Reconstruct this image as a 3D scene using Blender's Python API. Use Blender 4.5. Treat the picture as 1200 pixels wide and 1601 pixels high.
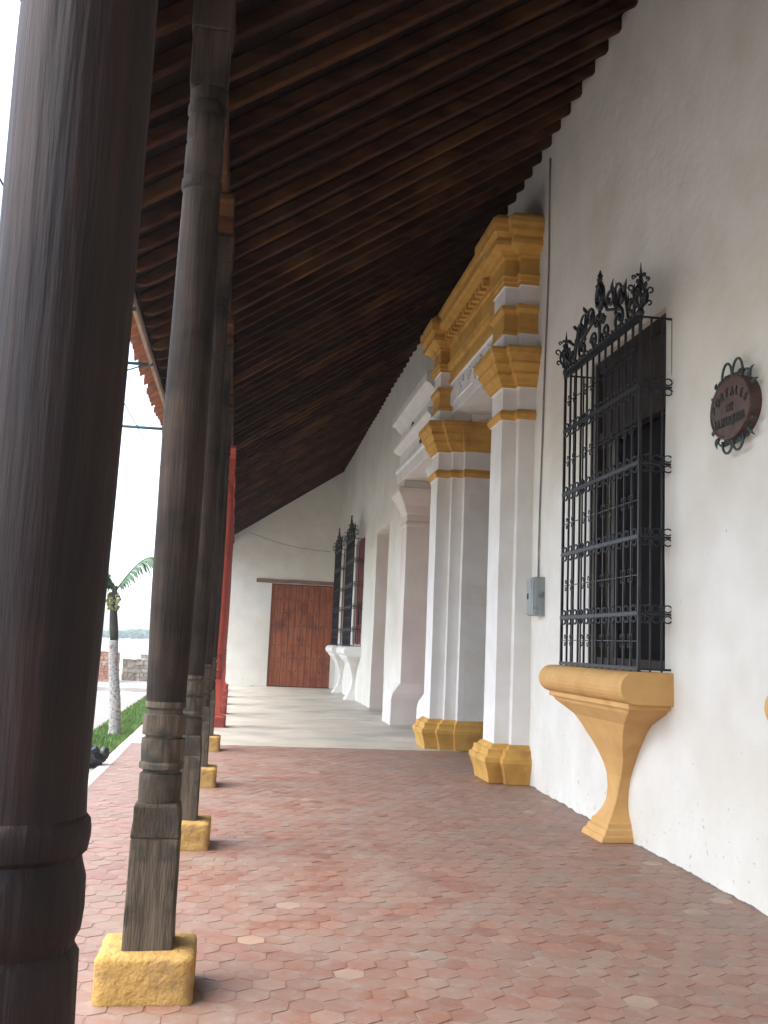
import bpy, bmesh, math, random
from mathutils import Vector, Matrix, noise
random.seed(7)
PI = math.pi
scene = bpy.context.scene
for o in list(bpy.data.objects): bpy.data.objects.remove(o)
COL = scene.collection

# ---------------------------------------------------------------- camera
cam_d = bpy.data.cameras.new('camera'); cam = bpy.data.objects.new('camera', cam_d); COL.objects.link(cam)
scene.camera = cam
F, CX, CY = 1500.0, 600.0, 800.5
d = Vector(((370.0-CX)/F, (995.0-CY)/F, 1.0)).normalized()
roll = 0.042
u = Vector((math.sin(roll), -math.cos(roll), 0))
up = u + Vector((0, 0, -(u.dot(d))/d.z)); up.normalize()
r = d.cross(up); r = -r if r.x < 0 else r
cam.matrix_world = Matrix(((r.x, -r.y, -r.z, 0), (d.x, -d.y, -d.z, 0), (up.x, -up.y, -up.z, 1.5), (0, 0, 0, 1)))
cam_d.sensor_fit = 'VERTICAL'; cam_d.sensor_height = 36; cam_d.lens = 36*F/1601
cam_d.clip_start = 0.05; cam_d.clip_end = 9000
scene.render.resolution_x, scene.render.resolution_y = 768, 1024

# ---------------------------------------------------------------- sky, sun, exposure
w = bpy.data.worlds.new('World'); scene.world = w; w.use_nodes = True
nt = w.node_tree; bg = nt.nodes['Background']
sky = nt.nodes.new('ShaderNodeTexSky'); sky.sky_type = 'NISHITA'; sky.sun_disc = False
SUN_EL, SUN_AZ = math.radians(60), math.radians(-98)      # azimuth measured from +Y towards +X
sky.sun_elevation = SUN_EL; sky.sun_rotation = SUN_AZ
sky.air_density = 1.0; sky.dust_density = 2.5; sky.ozone_density = 1.0
mix = nt.nodes.new('ShaderNodeMix'); mix.data_type = 'RGBA'; mix.inputs[0].default_value = 0.25
hsv = nt.nodes.new('ShaderNodeHueSaturation'); hsv.inputs['Saturation'].default_value = 0.12
nt.links.new(sky.outputs[0], hsv.inputs['Color'])
nt.links.new(sky.outputs[0], mix.inputs[6]); nt.links.new(hsv.outputs[0], mix.inputs[7])
nt.links.new(mix.outputs[2], bg.inputs['Color']); bg.inputs['Strength'].default_value = 0.15
sd = bpy.data.lights.new('sun', 'SUN'); sun = bpy.data.objects.new('sun', sd); COL.objects.link(sun)
sd.energy = 0.7; sd.angle = math.radians(70); sd.color = (1, .96, .9)
sv = Vector((math.sin(SUN_AZ)*math.cos(SUN_EL), math.cos(SUN_AZ)*math.cos(SUN_EL), math.sin(SUN_EL)))
sun.rotation_euler = sv.to_track_quat('Z', 'Y').to_euler()
vs = scene.view_settings; vs.view_transform = 'Standard'; vs.look = 'None'; vs.gamma = 1; vs.exposure = 2.28
scene.cycles.max_bounces = 10; scene.cycles.diffuse_bounces = 7

# ---------------------------------------------------------------- materials
def mat(name, c1, c2=None, scale=3.0, rough=0.8, bump=0.0, bscale=None, stretch=(1, 1, 1), c3=None, s3=1.0, t3=(.55, .7),
        spec=0.35, detail=6, metal=0.0, bdist=0.01, chips=None, vary=None):
    m = bpy.data.materials.new(name); m.use_nodes = True; n = m.node_tree.nodes; L = m.node_tree.links
    b = n['Principled BSDF']; b.inputs['Roughness'].default_value = rough
    b.inputs['Specular IOR Level'].default_value = spec; b.inputs['Metallic'].default_value = metal
    tc = n.new('ShaderNodeTexCoord'); mp = n.new('ShaderNodeMapping'); mp.inputs['Scale'].default_value = stretch
    L.new(tc.outputs['Object'], mp.inputs[0])
    col = None
    if c2:
        nz = n.new('ShaderNodeTexNoise'); nz.inputs['Scale'].default_value = scale; nz.inputs['Detail'].default_value = detail
        L.new(mp.outputs[0], nz.inputs[0])
        rp = n.new('ShaderNodeValToRGB'); rp.color_ramp.elements[0].position = .33; rp.color_ramp.elements[1].position = .68
        rp.color_ramp.elements[0].color = (*c1, 1); rp.color_ramp.elements[1].color = (*c2, 1)
        L.new(nz.outputs[0], rp.inputs[0]); col = rp.outputs[0]
        if c3:
            n3 = n.new('ShaderNodeTexNoise'); n3.inputs['Scale'].default_value = s3; n3.inputs['Detail'].default_value = 8
            L.new(tc.outputs['Object'], n3.inputs[0])
            r3 = n.new('ShaderNodeMapRange'); r3.inputs[1].default_value = t3[0]; r3.inputs[2].default_value = t3[1]
            L.new(n3.outputs[0], r3.inputs[0])
            mx = n.new('ShaderNodeMix'); mx.data_type = 'RGBA'; L.new(r3.outputs[0], mx.inputs[0])
            L.new(col, mx.inputs[6]); mx.inputs[7].default_value = (*c3, 1); col = mx.outputs[2]
        if vary:
            oi = n.new('ShaderNodeObjectInfo'); rv_ = n.new('ShaderNodeMapRange'); rv_.inputs[3].default_value = vary[0]; rv_.inputs[4].default_value = vary[1]
            L.new(oi.outputs['Random'], rv_.inputs[0]); vm = n.new('ShaderNodeVectorMath'); vm.operation = 'SCALE'; L.new(col, vm.inputs[0]); L.new(rv_.outputs[0], vm.inputs['Scale']); col = vm.outputs[0]
        if chips:
            n4 = n.new('ShaderNodeTexNoise'); n4.inputs['Scale'].default_value = chips[1]; n4.inputs['Detail'].default_value = 10; n4.inputs['Roughness'].default_value = .68
            L.new(tc.outputs['Object'], n4.inputs[0])
            r4 = n.new('ShaderNodeMapRange'); r4.inputs[1].default_value = chips[2]; r4.inputs[2].default_value = chips[2]+.03; r4.inputs[4].default_value = .85; L.new(n4.outputs[0], r4.inputs[0])
            m4 = n.new('ShaderNodeMix'); m4.data_type = 'RGBA'; L.new(r4.outputs[0], m4.inputs[0]); L.new(col, m4.inputs[6]); m4.inputs[7].default_value = (*chips[0], 1); col = m4.outputs[2]
        L.new(col, b.inputs['Base Color'])
    else: b.inputs['Base Color'].default_value = (*c1, 1)
    if bump:
        bn = n.new('ShaderNodeTexNoise'); bn.inputs['Scale'].default_value = bscale or scale*4; bn.inputs['Detail'].default_value = 5
        L.new(mp.outputs[0], bn.inputs[0])
        bp = n.new('ShaderNodeBump'); bp.inputs['Strength'].default_value = bump; bp.inputs['Distance'].default_value = bdist
        L.new(bn.outputs[0], bp.inputs['Height']); L.new(bp.outputs[0], b.inputs['Normal'])
    return m

def wall_mat():
    m = mat('limewash', (.675, .645, .57), (.74, .72, .655), 2.6, .92, .7, 12, c3=(.60, .56, .475), s3=.55, t3=(.48, .72), bdist=.009)
    n = m.node_tree.nodes; L = m.node_tree.links; b = n['Principled BSDF']
    src = b.inputs['Base Color'].links[0].from_socket
    # scuffs and chips scattered on the plaster, more of them low on the wall
    geo = n.new('ShaderNodeNewGeometry'); sp = n.new('ShaderNodeSeparateXYZ'); L.new(geo.outputs['Position'], sp.inputs[0])
    nz = n.new('ShaderNodeTexNoise'); nz.inputs['Scale'].default_value = 16; nz.inputs['Detail'].default_value = 9; nz.inputs['Roughness'].default_value = .62
    L.new(geo.outputs['Position'], nz.inputs[0])
    lo = n.new('ShaderNodeMapRange'); lo.inputs[1].default_value = 0; lo.inputs[2].default_value = 1.3; lo.inputs[3].default_value = .045; lo.inputs[4].default_value = -.03
    L.new(sp.outputs[2], lo.inputs[0])
    ad = n.new('ShaderNodeMath'); ad.operation = 'ADD'; L.new(nz.outputs[0], ad.inputs[0]); L.new(lo.outputs[0], ad.inputs[1])
    th = n.new('ShaderNodeMapRange'); th.inputs[1].default_value = .68; th.inputs[2].default_value = .71; L.new(ad.outputs[0], th.inputs[0])
    mx = n.new('ShaderNodeMix'); mx.data_type = 'RGBA'; L.new(th.outputs[0], mx.inputs[0]); L.new(src, mx.inputs[6]); mx.inputs[7].default_value = (.42, .41, .38, 1)
    # ragged dirt line where the wall meets the floor
    n2 = n.new('ShaderNodeTexNoise'); n2.inputs['Scale'].default_value = 5; n2.inputs['Detail'].default_value = 12; L.new(geo.outputs['Position'], n2.inputs[0])
    h = n.new('ShaderNodeMath'); h.operation = 'MULTIPLY_ADD'; L.new(n2.outputs[0], h.inputs[0]); h.inputs[1].default_value = -.07; L.new(sp.outputs[2], h.inputs[2])
    e = n.new('ShaderNodeMapRange'); e.inputs[1].default_value = -.029; e.inputs[2].default_value = -.025; e.inputs[3].default_value = 1; e.inputs[4].default_value = 0
    L.new(h.outputs[0], e.inputs[0])
    m2 = n.new('ShaderNodeMix'); m2.data_type = 'RGBA'; L.new(e.outputs[0], m2.inputs[0]); L.new(mx.outputs[2], m2.inputs[6]); m2.inputs[7].default_value = (.17, .15, .13, 1)
    L.new(m2.outputs[2], b.inputs['Base Color'])
    return m

M = {}
M['wall'] = wall_mat()
M['white'] = mat('white_plaster', (.68, .655, .61), (.76, .745, .71), 2.8, .9, .5, 12, bdist=.008)
M['pinkwhite'] = mat('aged_white_plaster', (.66, .60, .54), (.74, .70, .64), 1.2, .9, .3, 14, c3=(.62, .5, .46), s3=1.4, t3=(.5, .8), bdist=.008)
M['yellow'] = mat('ochre_paint', (.50, .275, .055), (.60, .345, .085), 5, .85, .45, 16, c3=(.38, .195, .045), s3=2.6, t3=(.54, .72), bdist=.010, chips=((.62, .50, .34), 7, .68))
M['tan'] = mat('ochre_console_paint', (.54, .305, .10), (.60, .35, .125), 5, .75, .2, 16, c3=(.49, .27, .085), s3=4.1, t3=(.54, .72), chips=((.70, .54, .36), 6, .70))
M['stonebase'] = mat('ochre_rough_stone', (.43, .26, .075), (.52, .325, .105), 12, .95, .8, 34, c3=(.31, .19, .075), s3=6, t3=(.54, .70), bdist=.02, chips=((.30, .24, .17), 14, .66))
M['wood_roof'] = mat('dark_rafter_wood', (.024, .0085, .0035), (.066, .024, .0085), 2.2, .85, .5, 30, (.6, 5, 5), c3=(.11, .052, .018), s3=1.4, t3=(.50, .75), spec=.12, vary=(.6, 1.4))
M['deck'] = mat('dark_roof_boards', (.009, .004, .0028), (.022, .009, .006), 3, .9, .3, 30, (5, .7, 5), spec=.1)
M['wood_col'] = mat('weathered_column_wood', (.024, .016, .011), (.062, .041, .028), 5, .75, .5, 16, (5, 5, .3), c3=(.010, .007, .005), s3=3, t3=(.42, .66), spec=.22)
M['wood_col_red'] = mat('dark_reddish_column_wood', (.013, .008, .0075), (.034, .018, .015), 5, .62, .5, 14, (4, 4, .22), c3=(.009, .005, .005), s3=3, t3=(.42, .66), spec=.28)
M['wood_grey'] = mat('grey_bleached_wood', (.060, .046, .031), (.135, .105, .072), 6, .85, .8, 22, (6, 6, .6), c3=(.035, .033, .024), s3=6, t3=(.5, .62))
M['wood_moss'] = mat('mossy_wood', (.045, .034, .023), (.125, .098, .070), 8, .95, 1, 30, (3, 3, 1), c3=(.052, .042, .029), s3=7, t3=(.42, .6))
M['red_paint'] = mat('red_column_paint', (.30, .035, .022), (.42, .07, .04), 4, .6, .3, 20, (3, 3, .5), c3=(.20, .03, .02), s3=3, t3=(.5, .7), chips=((.45, .25, .18), 9, .66))
M['door'] = mat('reddish_door_wood', (.20, .050, .018), (.36, .11, .042), 4, .6, .5, 18, (5, 5, .35), c3=(.15, .04, .018), s3=2.4, t3=(.5, .72))
M['shutter'] = mat('red_brown_shutter', (.16, .03, .02), (.26, .055, .035), 3, .5, .2, 20, (4, 4, .6))
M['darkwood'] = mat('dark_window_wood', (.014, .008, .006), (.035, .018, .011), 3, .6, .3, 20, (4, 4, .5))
M['room_dark'] = mat('painted_room_dark', (.004, .003, .003), (.009, .006, .005), 4, .8, .3, 18, (4, 4, .5), spec=.1)  # near-black colour that paints in the darkness of the room
M['lintel'] = mat('grey_lintel_wood', (.16, .09, .06), (.27, .17, .12), 4, .85, .6, 24, (.6, 5, 5))
M['iron'] = mat('black_wrought_iron', (.006, .0065, .009), (.014, .015, .020), 20, .42, .2, 60, spec=.45)
M['greeniron'] = mat('green_painted_iron', (.05, .10, .10), (.09, .15, .14), 14, .5, .2, 40)
M['clay'] = mat('clay_roof_tile', (.30, .11, .055), (.46, .20, .11), 3, .85, .4, 20, c3=(.16, .10, .075), s3=4, t3=(.5, .68))
M['fascia'] = mat('pale_eave_board', (.42, .33, .25), (.58, .47, .38), 6, .85, .3, 20)
M['concrete'] = mat('worn_grey_floor', (.42, .385, .31), (.56, .52, .43), 2.6, .5, .3, 9, c3=(.33, .32, .28), s3=1.3, t3=(.48, .66), spec=.4)
M['road'] = mat('pale_concrete_road', (.25, .24, .215), (.31, .295, .27), .5, .9, .3, 8)
M['kerb'] = mat('kerb_stone', (.42, .38, .34), (.56, .52, .47), 2, .9, .4, 10)
M['dirt'] = mat('river_bank_soil', (.16, .13, .09), (.25, .20, .14), 1, .95, .4, 6)
M['grass_base'] = mat('turf', (.06, .11, .025), (.11, .18, .05), 6, .95, .8, 40)
M['grass'] = mat('grass_blade', (.085, .17, .035), (.17, .27, .07), 3, .8)
M['water'] = mat('river_water', (.20, .22, .2), (.25, .26, .23), .05, .25, .3, 1.2, spec=.5)
M['stonewall'] = mat('old_stone_wall', (.28, .24, .19), (.44, .38, .30), 2.2, .95, 1, 7, c3=(.12, .11, .09), s3=2.5, t3=(.52, .68), bdist=.05)
M['brick'] = mat('old_brick', (.34, .16, .10), (.46, .27, .19), 4, .95, .8, 10, c3=(.5, .46, .4), s3=5, t3=(.54, .66))
M['palm_trunk'] = mat('whitewashed_palm_bark', (.30, .28, .26), (.46, .44, .41), 14, .95, .9, 22, (1, 1, 3), c3=(.17, .15, .13), s3=26, t3=(.50, .66))
M['palm_dark'] = mat('palm_crownshaft', (.03, .032, .022), (.055, .055, .035), 6, .6, .2, 20)
M['palm_leaf'] = mat('palm_leaf', (.03, .09, .035), (.07, .15, .06), 6, .5)
M['palm_fruit'] = mat('palm_fruit', (.26, .27, .10), (.38, .36, .17), 12, .7, .5, 30)
M['leaf_far'] = mat('far_foliage', (.035, .085, .03), (.09, .15, .06), .15, .8)
M['bag'] = mat('black_plastic', (.012, .014, .018), (.03, .033, .04), 3, .28, .5, 14, spec=.7, bdist=.02)
M['plaque'] = mat('copper_brown_plaque', (.065, .036, .026), (.115, .065, .047), 14, .5, .3, 50)
M['letters'] = mat('dark_lettering', (.02, .022, .018), (.04, .04, .03), 20, .6)
M['verdigris'] = mat('verdigris_metal', (.035, .05, .05), (.085, .11, .108), 30, .6, .4, 80, metal=.3)
M['box'] = mat('grey_meter_box', (.22, .25, .25), (.32, .35, .34), 5, .5, .2, 30, (4, 4, .4), c3=(.14, .15, .15), s3=9, t3=(.55, .65))
M['cable'] = mat('dusty_cable', (.20, .18, .16), (.28, .26, .23), 9, .8)
M['wire'] = mat('black_wire', (.02, .02, .022))
M['relief'] = mat('relief_plaster', (.62, .60, .57), (.70, .69, .66), 3, .9, .3, 14)

def tile_mat():
    m = bpy.data.materials.new('terracotta_tiles'); m.use_nodes = True; n = m.node_tree.nodes; L = m.node_tree.links
    b = n['Principled BSDF']
    at = n.new('ShaderNodeAttribute'); at.attribute_name = 'tile_rand'
    rp = n.new('ShaderNodeValToRGB'); cr = rp.color_ramp
    cr.elements[0].position = 0; cr.elements[0].color = (.20, .078, .050, 1)
    cr.elements[1].position = 1; cr.elements[1].color = (.42, .27, .185, 1)
    for p, c in ((.3, (.255, .108, .070, 1)), (.62, (.30, .142, .095, 1)), (.85, (.325, .185, .13, 1)), (.93, (.27, .20, .145, 1))):
        e = cr.elements.new(p); e.color = c
    L.new(at.outputs['Fac'], rp.inputs[0])
    tc = n.new('ShaderNodeTexCoord')
    n1 = n.new('ShaderNodeTexNoise'); n1.inputs['Scale'].default_value = 2.3; n1.inputs['Detail'].default_value = 9; n1.inputs['Roughness'].default_value = .65
    L.new(tc.outputs['Object'], n1.inputs[0])
    r1 = n.new('ShaderNodeMapRange'); r1.inputs[1].default_value = .34; r1.inputs[2].default_value = .66; r1.inputs[4].default_value = .85; L.new(n1.outputs[0], r1.inputs[0])
    mx = n.new('ShaderNodeMix'); mx.data_type = 'RGBA'; L.new(r1.outputs[0], mx.inputs[0]); L.new(rp.outputs[0], mx.inputs[6]); mx.inputs[7].default_value = (.255, .195, .152, 1)
    n2 = n.new('ShaderNodeTexNoise'); n2.inputs['Scale'].default_value = 11; n2.inputs['Detail'].default_value = 10; n2.inputs['Roughness'].default_value = .7
    L.new(tc.outputs['Object'], n2.inputs[0])
    r2 = n.new('ShaderNodeMapRange'); r2.inputs[1].default_value = .50; r2.inputs[2].default_value = .68; r2.inputs[4].default_value = .6; L.new(n2.outputs[0], r2.inputs[0])
    m2 = n.new('ShaderNodeMix'); m2.data_type = 'RGBA'; L.new(r2.outputs[0], m2.inputs[0]); L.new(mx.outputs[2], m2.inputs[6]); m2.inputs[7].default_value = (.30, .27, .23, 1)
    L.new(m2.outputs[2], b.inputs['Base Color'])
    r3 = n.new('ShaderNodeMapRange'); r3.inputs[1].default_value = .35; r3.inputs[2].default_value = .7; r3.inputs[3].default_value = .42; r3.inputs[4].default_value = .75
    L.new(n1.outputs[0], r3.inputs[0]); L.new(r3.outputs[0], b.inputs['Roughness'])
    bp = n.new('ShaderNodeBump'); bp.inputs['Strength'].default_value = .5; bp.inputs['Distance'].default_value = .006
    L.new(n2.outputs[0], bp.inputs['Height']); L.new(bp.outputs[0], b.inputs['Normal'])
    return m
M['tile'] = tile_mat()
M['mortar'] = mat('tile_mortar', (.19, .125, .10), (.27, .20, .165), 5, .9, .5, 30)

# ---------------------------------------------------------------- mesh helpers
class MB:
    def __init__(s): s.v = []; s.f = []; s.m = []; s.sm = []
    def add(s, vs, fs, mi=0, smooth=False):
        o = len(s.v); s.v += [tuple(v) for v in vs]
        for f in fs: s.f.append([i+o for i in f]); s.m.append(mi); s.sm.append(smooth)
    def box(s, x0, x1, y0, y1, z0, z1, mi=0, jit=0):
        v = [(x, y, z) for x in (x0, x1) for y in (y0, y1) for z in (z0, z1)]
        if jit: v = [tuple(a+random.uniform(-jit, jit) for a in p) for p in v]
        s.add(v, [(0, 1, 3, 2), (4, 6, 7, 5), (0, 4, 5, 1), (2, 3, 7, 6), (0, 2, 6, 4), (1, 5, 7, 3)], mi)
    def loft(s, rings, mi=0, closed=True, caps=(True, True), smooth=False, mis=None):
        n = len(rings[0]); v = [p for r in rings for p in r]; o = len(s.v); s.v += [tuple(p) for p in v]
        for i in range(len(rings)-1):
            for j in range(n if closed else n-1):
                k = (j+1) % n
                s.f.append([o+i*n+j, o+i*n+k, o+(i+1)*n+k, o+(i+1)*n+j]); s.m.append(mis[i] if mis else mi); s.sm.append(smooth)
        if caps[0]: s.f.append([o+j for j in range(n)][::-1]); s.m.append(mis[0] if mis else mi); s.sm.append(False)
        if caps[1]: s.f.append([o+(len(rings)-1)*n+j for j in range(n)]); s.m.append(mis[-1] if mis else mi); s.sm.append(False)
    def tube(s, pts, r, n=6, mi=0, smooth=True, caps=(True, True)):
        pts = [Vector(p) for p in pts]; rings = []
        rr = r if isinstance(r, (list, tuple)) else [r]*len(pts)
        t0 = (pts[1]-pts[0]).normalized(); ref = Vector((0, 0, 1)) if abs(t0.z) < .9 else Vector((1, 0, 0))
        a = t0.cross(ref).normalized()
        for i, p in enumerate(pts):
            t = (pts[min(i+1, len(pts)-1)]-pts[max(i-1, 0)])
            t = t.normalized() if t.length > 1e-9 else t0
            a = (a - t*a.dot(t)); a = a.normalized() if a.length > 1e-6 else t.orthogonal().normalized()
            b = t.cross(a)
            rings.append([p+(a*math.cos(2*PI*j/n+PI/4)+b*math.sin(2*PI*j/n+PI/4))*rr[i] for j in range(n)])
        s.loft(rings, mi, smooth=smooth, caps=caps)
    def lathe(s, prof, c=(0, 0, 0), n=28, mi=0, mis=None, wob=0):
        rings = []
        for rad, z in prof:
            rings.append([(c[0]+(rad*(1+wob*noise.noise(Vector((math.cos(2*PI*j/n), math.sin(2*PI*j/n), z*1.5)))))*math.cos(2*PI*j/n),
                           c[1]+(rad*(1+wob*noise.noise(Vector((math.cos(2*PI*j/n), math.sin(2*PI*j/n), z*1.5)))))*math.sin(2*PI*j/n), c[2]+z) for j in range(n)])
        s.loft(rings, mi, smooth=True, mis=mis)
    def build(s, name, mats, parent=None, bevel=0, loc=None, seg=2):
        me = bpy.data.meshes.new(name); me.from_pydata(s.v, [], s.f); me.update()
        for mm in (mats if isinstance(mats, (list, tuple)) else [mats]): me.materials.append(mm)
        me.polygons.foreach_set('material_index', s.m); me.polygons.foreach_set('use_smooth', s.sm)
        if name == 'shaft': me.set_sharp_from_angle(angle=math.radians(35))
        o = bpy.data.objects.new(name, me); COL.objects.link(o)
        if parent: o.parent = parent
        if loc: o.location = loc
        if bevel:
            b = o.modifiers.new('b', 'BEVEL'); b.width = bevel; b.segments = seg; b.limit_method = 'ANGLE'; b.angle_limit = math.radians(35)
        return o
def fixn(o):
    bm = bmesh.new(); bm.from_mesh(o.data); bmesh.ops.recalc_face_normals(bm, faces=bm.faces); bm.to_mesh(o.data); bm.free(); return o
def tag(o, label, cat, group=None, kind=None):
    if label: o['label'] = label
    if cat: o['category'] = cat
    if group: o['group'] = group
    if kind: o['kind'] = kind
    return o
def thing(name, label, cat, loc=(0, 0, 0), group=None):
    o = bpy.data.objects.new(name, None); COL.objects.link(o); o.location = loc; o.empty_display_size = .2
    return tag(o, label, cat, group)
def copy_tree(o, parent=None):
    c = o.copy(); COL.objects.link(c)
    if parent: c.parent = parent
    for ch in list(o.children): copy_tree(ch, c)
    return c
def lerp(pts, t):
    if t <= pts[0][0]: return pts[0][1]
    for (a, b), (c, e) in zip(pts, pts[1:]):
        if t <= c: return b+(e-b)*(t-a)/(c-a)
    return pts[-1][1]

def wx(y): return lerp([(-6, 3.16), (5.8, 3.19), (8, 3.22), (10.6, 3.30), (15.2, 3.30), (17.9, 3.08), (31, 3.08)], y)
def zw(y): return lerp([(-6, 7.29), (14, 7.29), (30.3, 6.95)], y)
SL = .67
def zroof(x, y): return zw(y)-SL*(3.2-x)
YE = 30.3

# ---------------------------------------------------------------- ground setting
def sheet(name, x0, x1, y0, y1, z, m, thick=.3):
    b = MB(); b.box(x0, x1, y0, y1, z-thick, z); o = b.build(name, m); o['kind'] = 'structure'; return o
sheet('ground', -4000, 4000, -400, 6000, -1.6, M['dirt'])
sheet('river', -3500, 2500, 45, 330, -.8, M['water'], .05)
sheet('road', -34, -2.12, -40, 44, -.10, M['road'], 1.3)
sheet('pavement', -2.119, -1.46, -40, 12.55, -.035, M['road'], 1.3)
sheet('soil', -2.119, -1.46, 12.551, 44, -.06, M['grass_base'], 1.2)
kb = MB()
y = -8.0
while y < 31:
    kb.box(-1.46, -1.33, y, y+.985, -.9, -.004+random.uniform(-.004, .004), 0, .003); y += .995
kb.build('kerb', M['kerb'], bevel=.008)['kind'] = 'structure'
# terracotta hexagons, each slightly tilted, on a mortar bed
mb = MB(); mb.box(-1.329, 3.9, -8, 13.86, -.4, -.0022)  ; f0 = mb.build('floor_bed', M['tile']); f0['kind'] = 'structure'
tb = MB(); rnd = []
S = .084; dx = S*math.sqrt(3); dy = S*1.5
row = 0; yy = -7.9
while yy < 13.75:
    xx = -1.22 + (dx/2 if row % 2 else 0)
    while xx < 3.85:
        h = random.uniform(-.0012, .0010); tx, ty = random.gauss(0, .005), random.gauss(0, .007); rot = random.gauss(0, .03); sc = S*random.uniform(.92, .985)
        wv = .012*noise.noise(Vector((xx*.7, yy*.7, 0)))
        top = []; low = []
        for k in range(6):
            a = PI/6+k*PI/3+rot; rr = sc*random.uniform(.92, 1.035); px, py = xx+rr*math.cos(a), yy+rr*math.sin(a)
            z = h+tx*(px-xx)+ty*(py-yy)
            top.append((px, py, z)); low.append((xx+(px-xx)*1.012, yy+(py-yy)*1.012, -.005))
        tb.loft([low, top], caps=(False, True))
        rv = min(1, max(0, random.betavariate(2.2, 2.2)*.8+.1*noise.noise(Vector((xx*.5, yy*.5, 3)))+(random.random() < .02)*.45))
        rnd += [rv]*7
        xx += dx
    yy += dy; row += 1
fo = tb.build('floor', M['tile']); fo['kind'] = 'structure'
a = fo.data.attributes.new('tile_rand', 'FLOAT', 'FACE'); a.data.foreach_set('value', rnd)
# grey polished floor of the far part, in big slabs
cb = MB()
fr = [(-1.329+i*.083, 13.78+.05*noise.noise(Vector((i*.5, 0, 2)))+.05*noise.noise(Vector((i*.13, 4, 2)))) for i in range(64)]
cb.loft([[(x, y, -.4), (x, 18.58, -.4), (x, 18.58, .004), (x, y+.05, .004), (x, y, .0012)] for x, y in fr])
for (a0, a1) in ((18.6, 24.4), (24.42, 31.2)):
    cb.box(-1.329, 3.9, a0, a1, -.4, .004+random.uniform(0, .003))
fixn(cb.build('concrete_floor', M['concrete']))['kind'] = 'structure'

# ---------------------------------------------------------------- the building
B = thing('arcade_building', 'long white colonial building with ochre trim and a deep raftered timber roof over its arcade', 'building', (3.3, 0, 0))
def P(o, label=None, parent=B):          # parent in world space
    o.parent = parent
    if parent is B: o.matrix_parent_inverse = Matrix.Translation(-Vector(B.location))
    if label: o['label'] = label
    return o
OPEN = [(2.98, 4.56, 1.37, 4.24, .30), (6.93, 8.60, 1.37, 4.24, .30), (11.35, 13.80, -.1, 4.98, .6), (15.45, 17.95, -.1, 4.62, .6),
        (20.1, 22.0, -.1, 4.03, .5), (24.25, 25.8, 1.42, 4.2, .3), (27.35, 28.9, 1.42, 4.2, .3)]
def cuts(lo, hi, step, extra):
    L = {round(lo, 3), round(hi, 3)} | {round(e, 3) for e in extra if lo < e < hi}
    x = lo
    while x < hi:
        if min(abs(x-e) for e in L) > step*.35: L.add(round(x, 3))
        x += step
    return sorted(L)
def wnoise(y, z): return .016*noise.noise(Vector((y*.55, z*.55, 1.7)))+.006*noise.noise(Vector((y*1.9, z*1.9, 5.2)))
ys = cuts(-6, 31, .3, [o[0] for o in OPEN]+[o[1] for o in OPEN]+[5.8, 8, 10.6, 15.2, 17.9]); zs = cuts(-.1, 7.55, .3, [o[2] for o in OPEN]+[o[3] for o in OPEN])
wb = MB(); V = {}
def vid(i, j):
    if (i, j) not in V:
        V[(i, j)] = len(wb.v); yv, zv = ys[i], zs[j]; wb.v.append((wx(yv)+wnoise(yv, zv), yv, zv))
    return V[(i, j)]
def inopen(yc, zc): return any(o[0] < yc < o[1] and o[2] < zc < o[3] for o in OPEN)
for i in range(len(ys)-1):
    for j in range(len(zs)-1):
        if inopen((ys[i]+ys[i+1])/2, (zs[j]+zs[j+1])/2): continue
        wb.f.append([vid(i, j), vid(i, j+1), vid(i+1, j+1), vid(i+1, j)]); wb.m.append(0); wb.sm.append(True)
for (a0, a1, z0, z1, dp) in OPEN:   # reveals
    iy = [i for i, v in enumerate(ys) if a0-1e-4 <= v <= a1+1e-4]; jz = [j for j, v in enumerate(zs) if z0-1e-4 <= v <= z1+1e-4]
    loop = [(iy[0], j) for j in jz]+[(i, jz[-1]) for i in iy[1:]]+[(iy[-1], j) for j in reversed(jz[:-1])]+[(i, jz[0]) for i in reversed(iy[1:-1])]
    fr = [wb.v[vid(*p)] for p in loop]; bk = [(p[0]+dp, p[1], p[2]) for p in fr]; md = [(p[0]+.012, p[1], p[2]) for p in fr]
    wb.loft([fr, bk], closed=True, caps=(False, False))
P(wb.build('facade_wall', M['wall']), 'long whitewashed plaster wall with doorways and barred windows')
# shell behind the facade so that the rooms are dark
sb = MB()
sb.box(3.95, 4.05, -6, 2.9, -.1, 7.3); 
sb.box(9.0, 9.2, -6.2, 31.4, -.1, 6.2); sb.box(3.4, 9.0, -6.2, -6.0, -.1, 7); sb.box(3.4, 9.0, 31.2, 31.4, -.1, 7)
sb.box(3.45, 9.0, -6, 31.2, -.3, -.12); sb.box(3.45, 9.0, -6, 31.2, 5.3, 5.4)
P(sb.build('inner_walls', M['pinkwhite']))
# end wall of the arcade, with its door opening
eb = MB()
DX0, DX1, DZ = .99, 2.93, 3.2
xs = cuts(-.62, 3.12, .3, [DX0, DX1]); zs2 = cuts(-.1, 6.95, .3, [DZ]); V2 = {}
def vid2(i, j):
    if (i, j) not in V2:
        V2[(i, j)] = len(eb.v); x = xs[i]; z = min(zs2[j], zroof(x, YE)+.12)
        eb.v.append((x, YE+.02*noise.noise(Vector((x*.8, z*.8, 9))), z))
    return V2[(i, j)]
for i in range(len(xs)-1):
    for j in range(len(zs2)-1):
        xc, zc = (xs[i]+xs[i+1])/2, (zs2[j]+zs2[j+1])/2
        if DX0 < xc < DX1 and zc < DZ: continue
        if zs2[j] > zroof(xs[i+1], YE)+.12: continue
        eb.f.append([vid2(i, j), vid2(i+1, j), vid2(i+1, j+1), vid2(i, j+1)]); eb.m.append(0); eb.sm.append(True)
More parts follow.
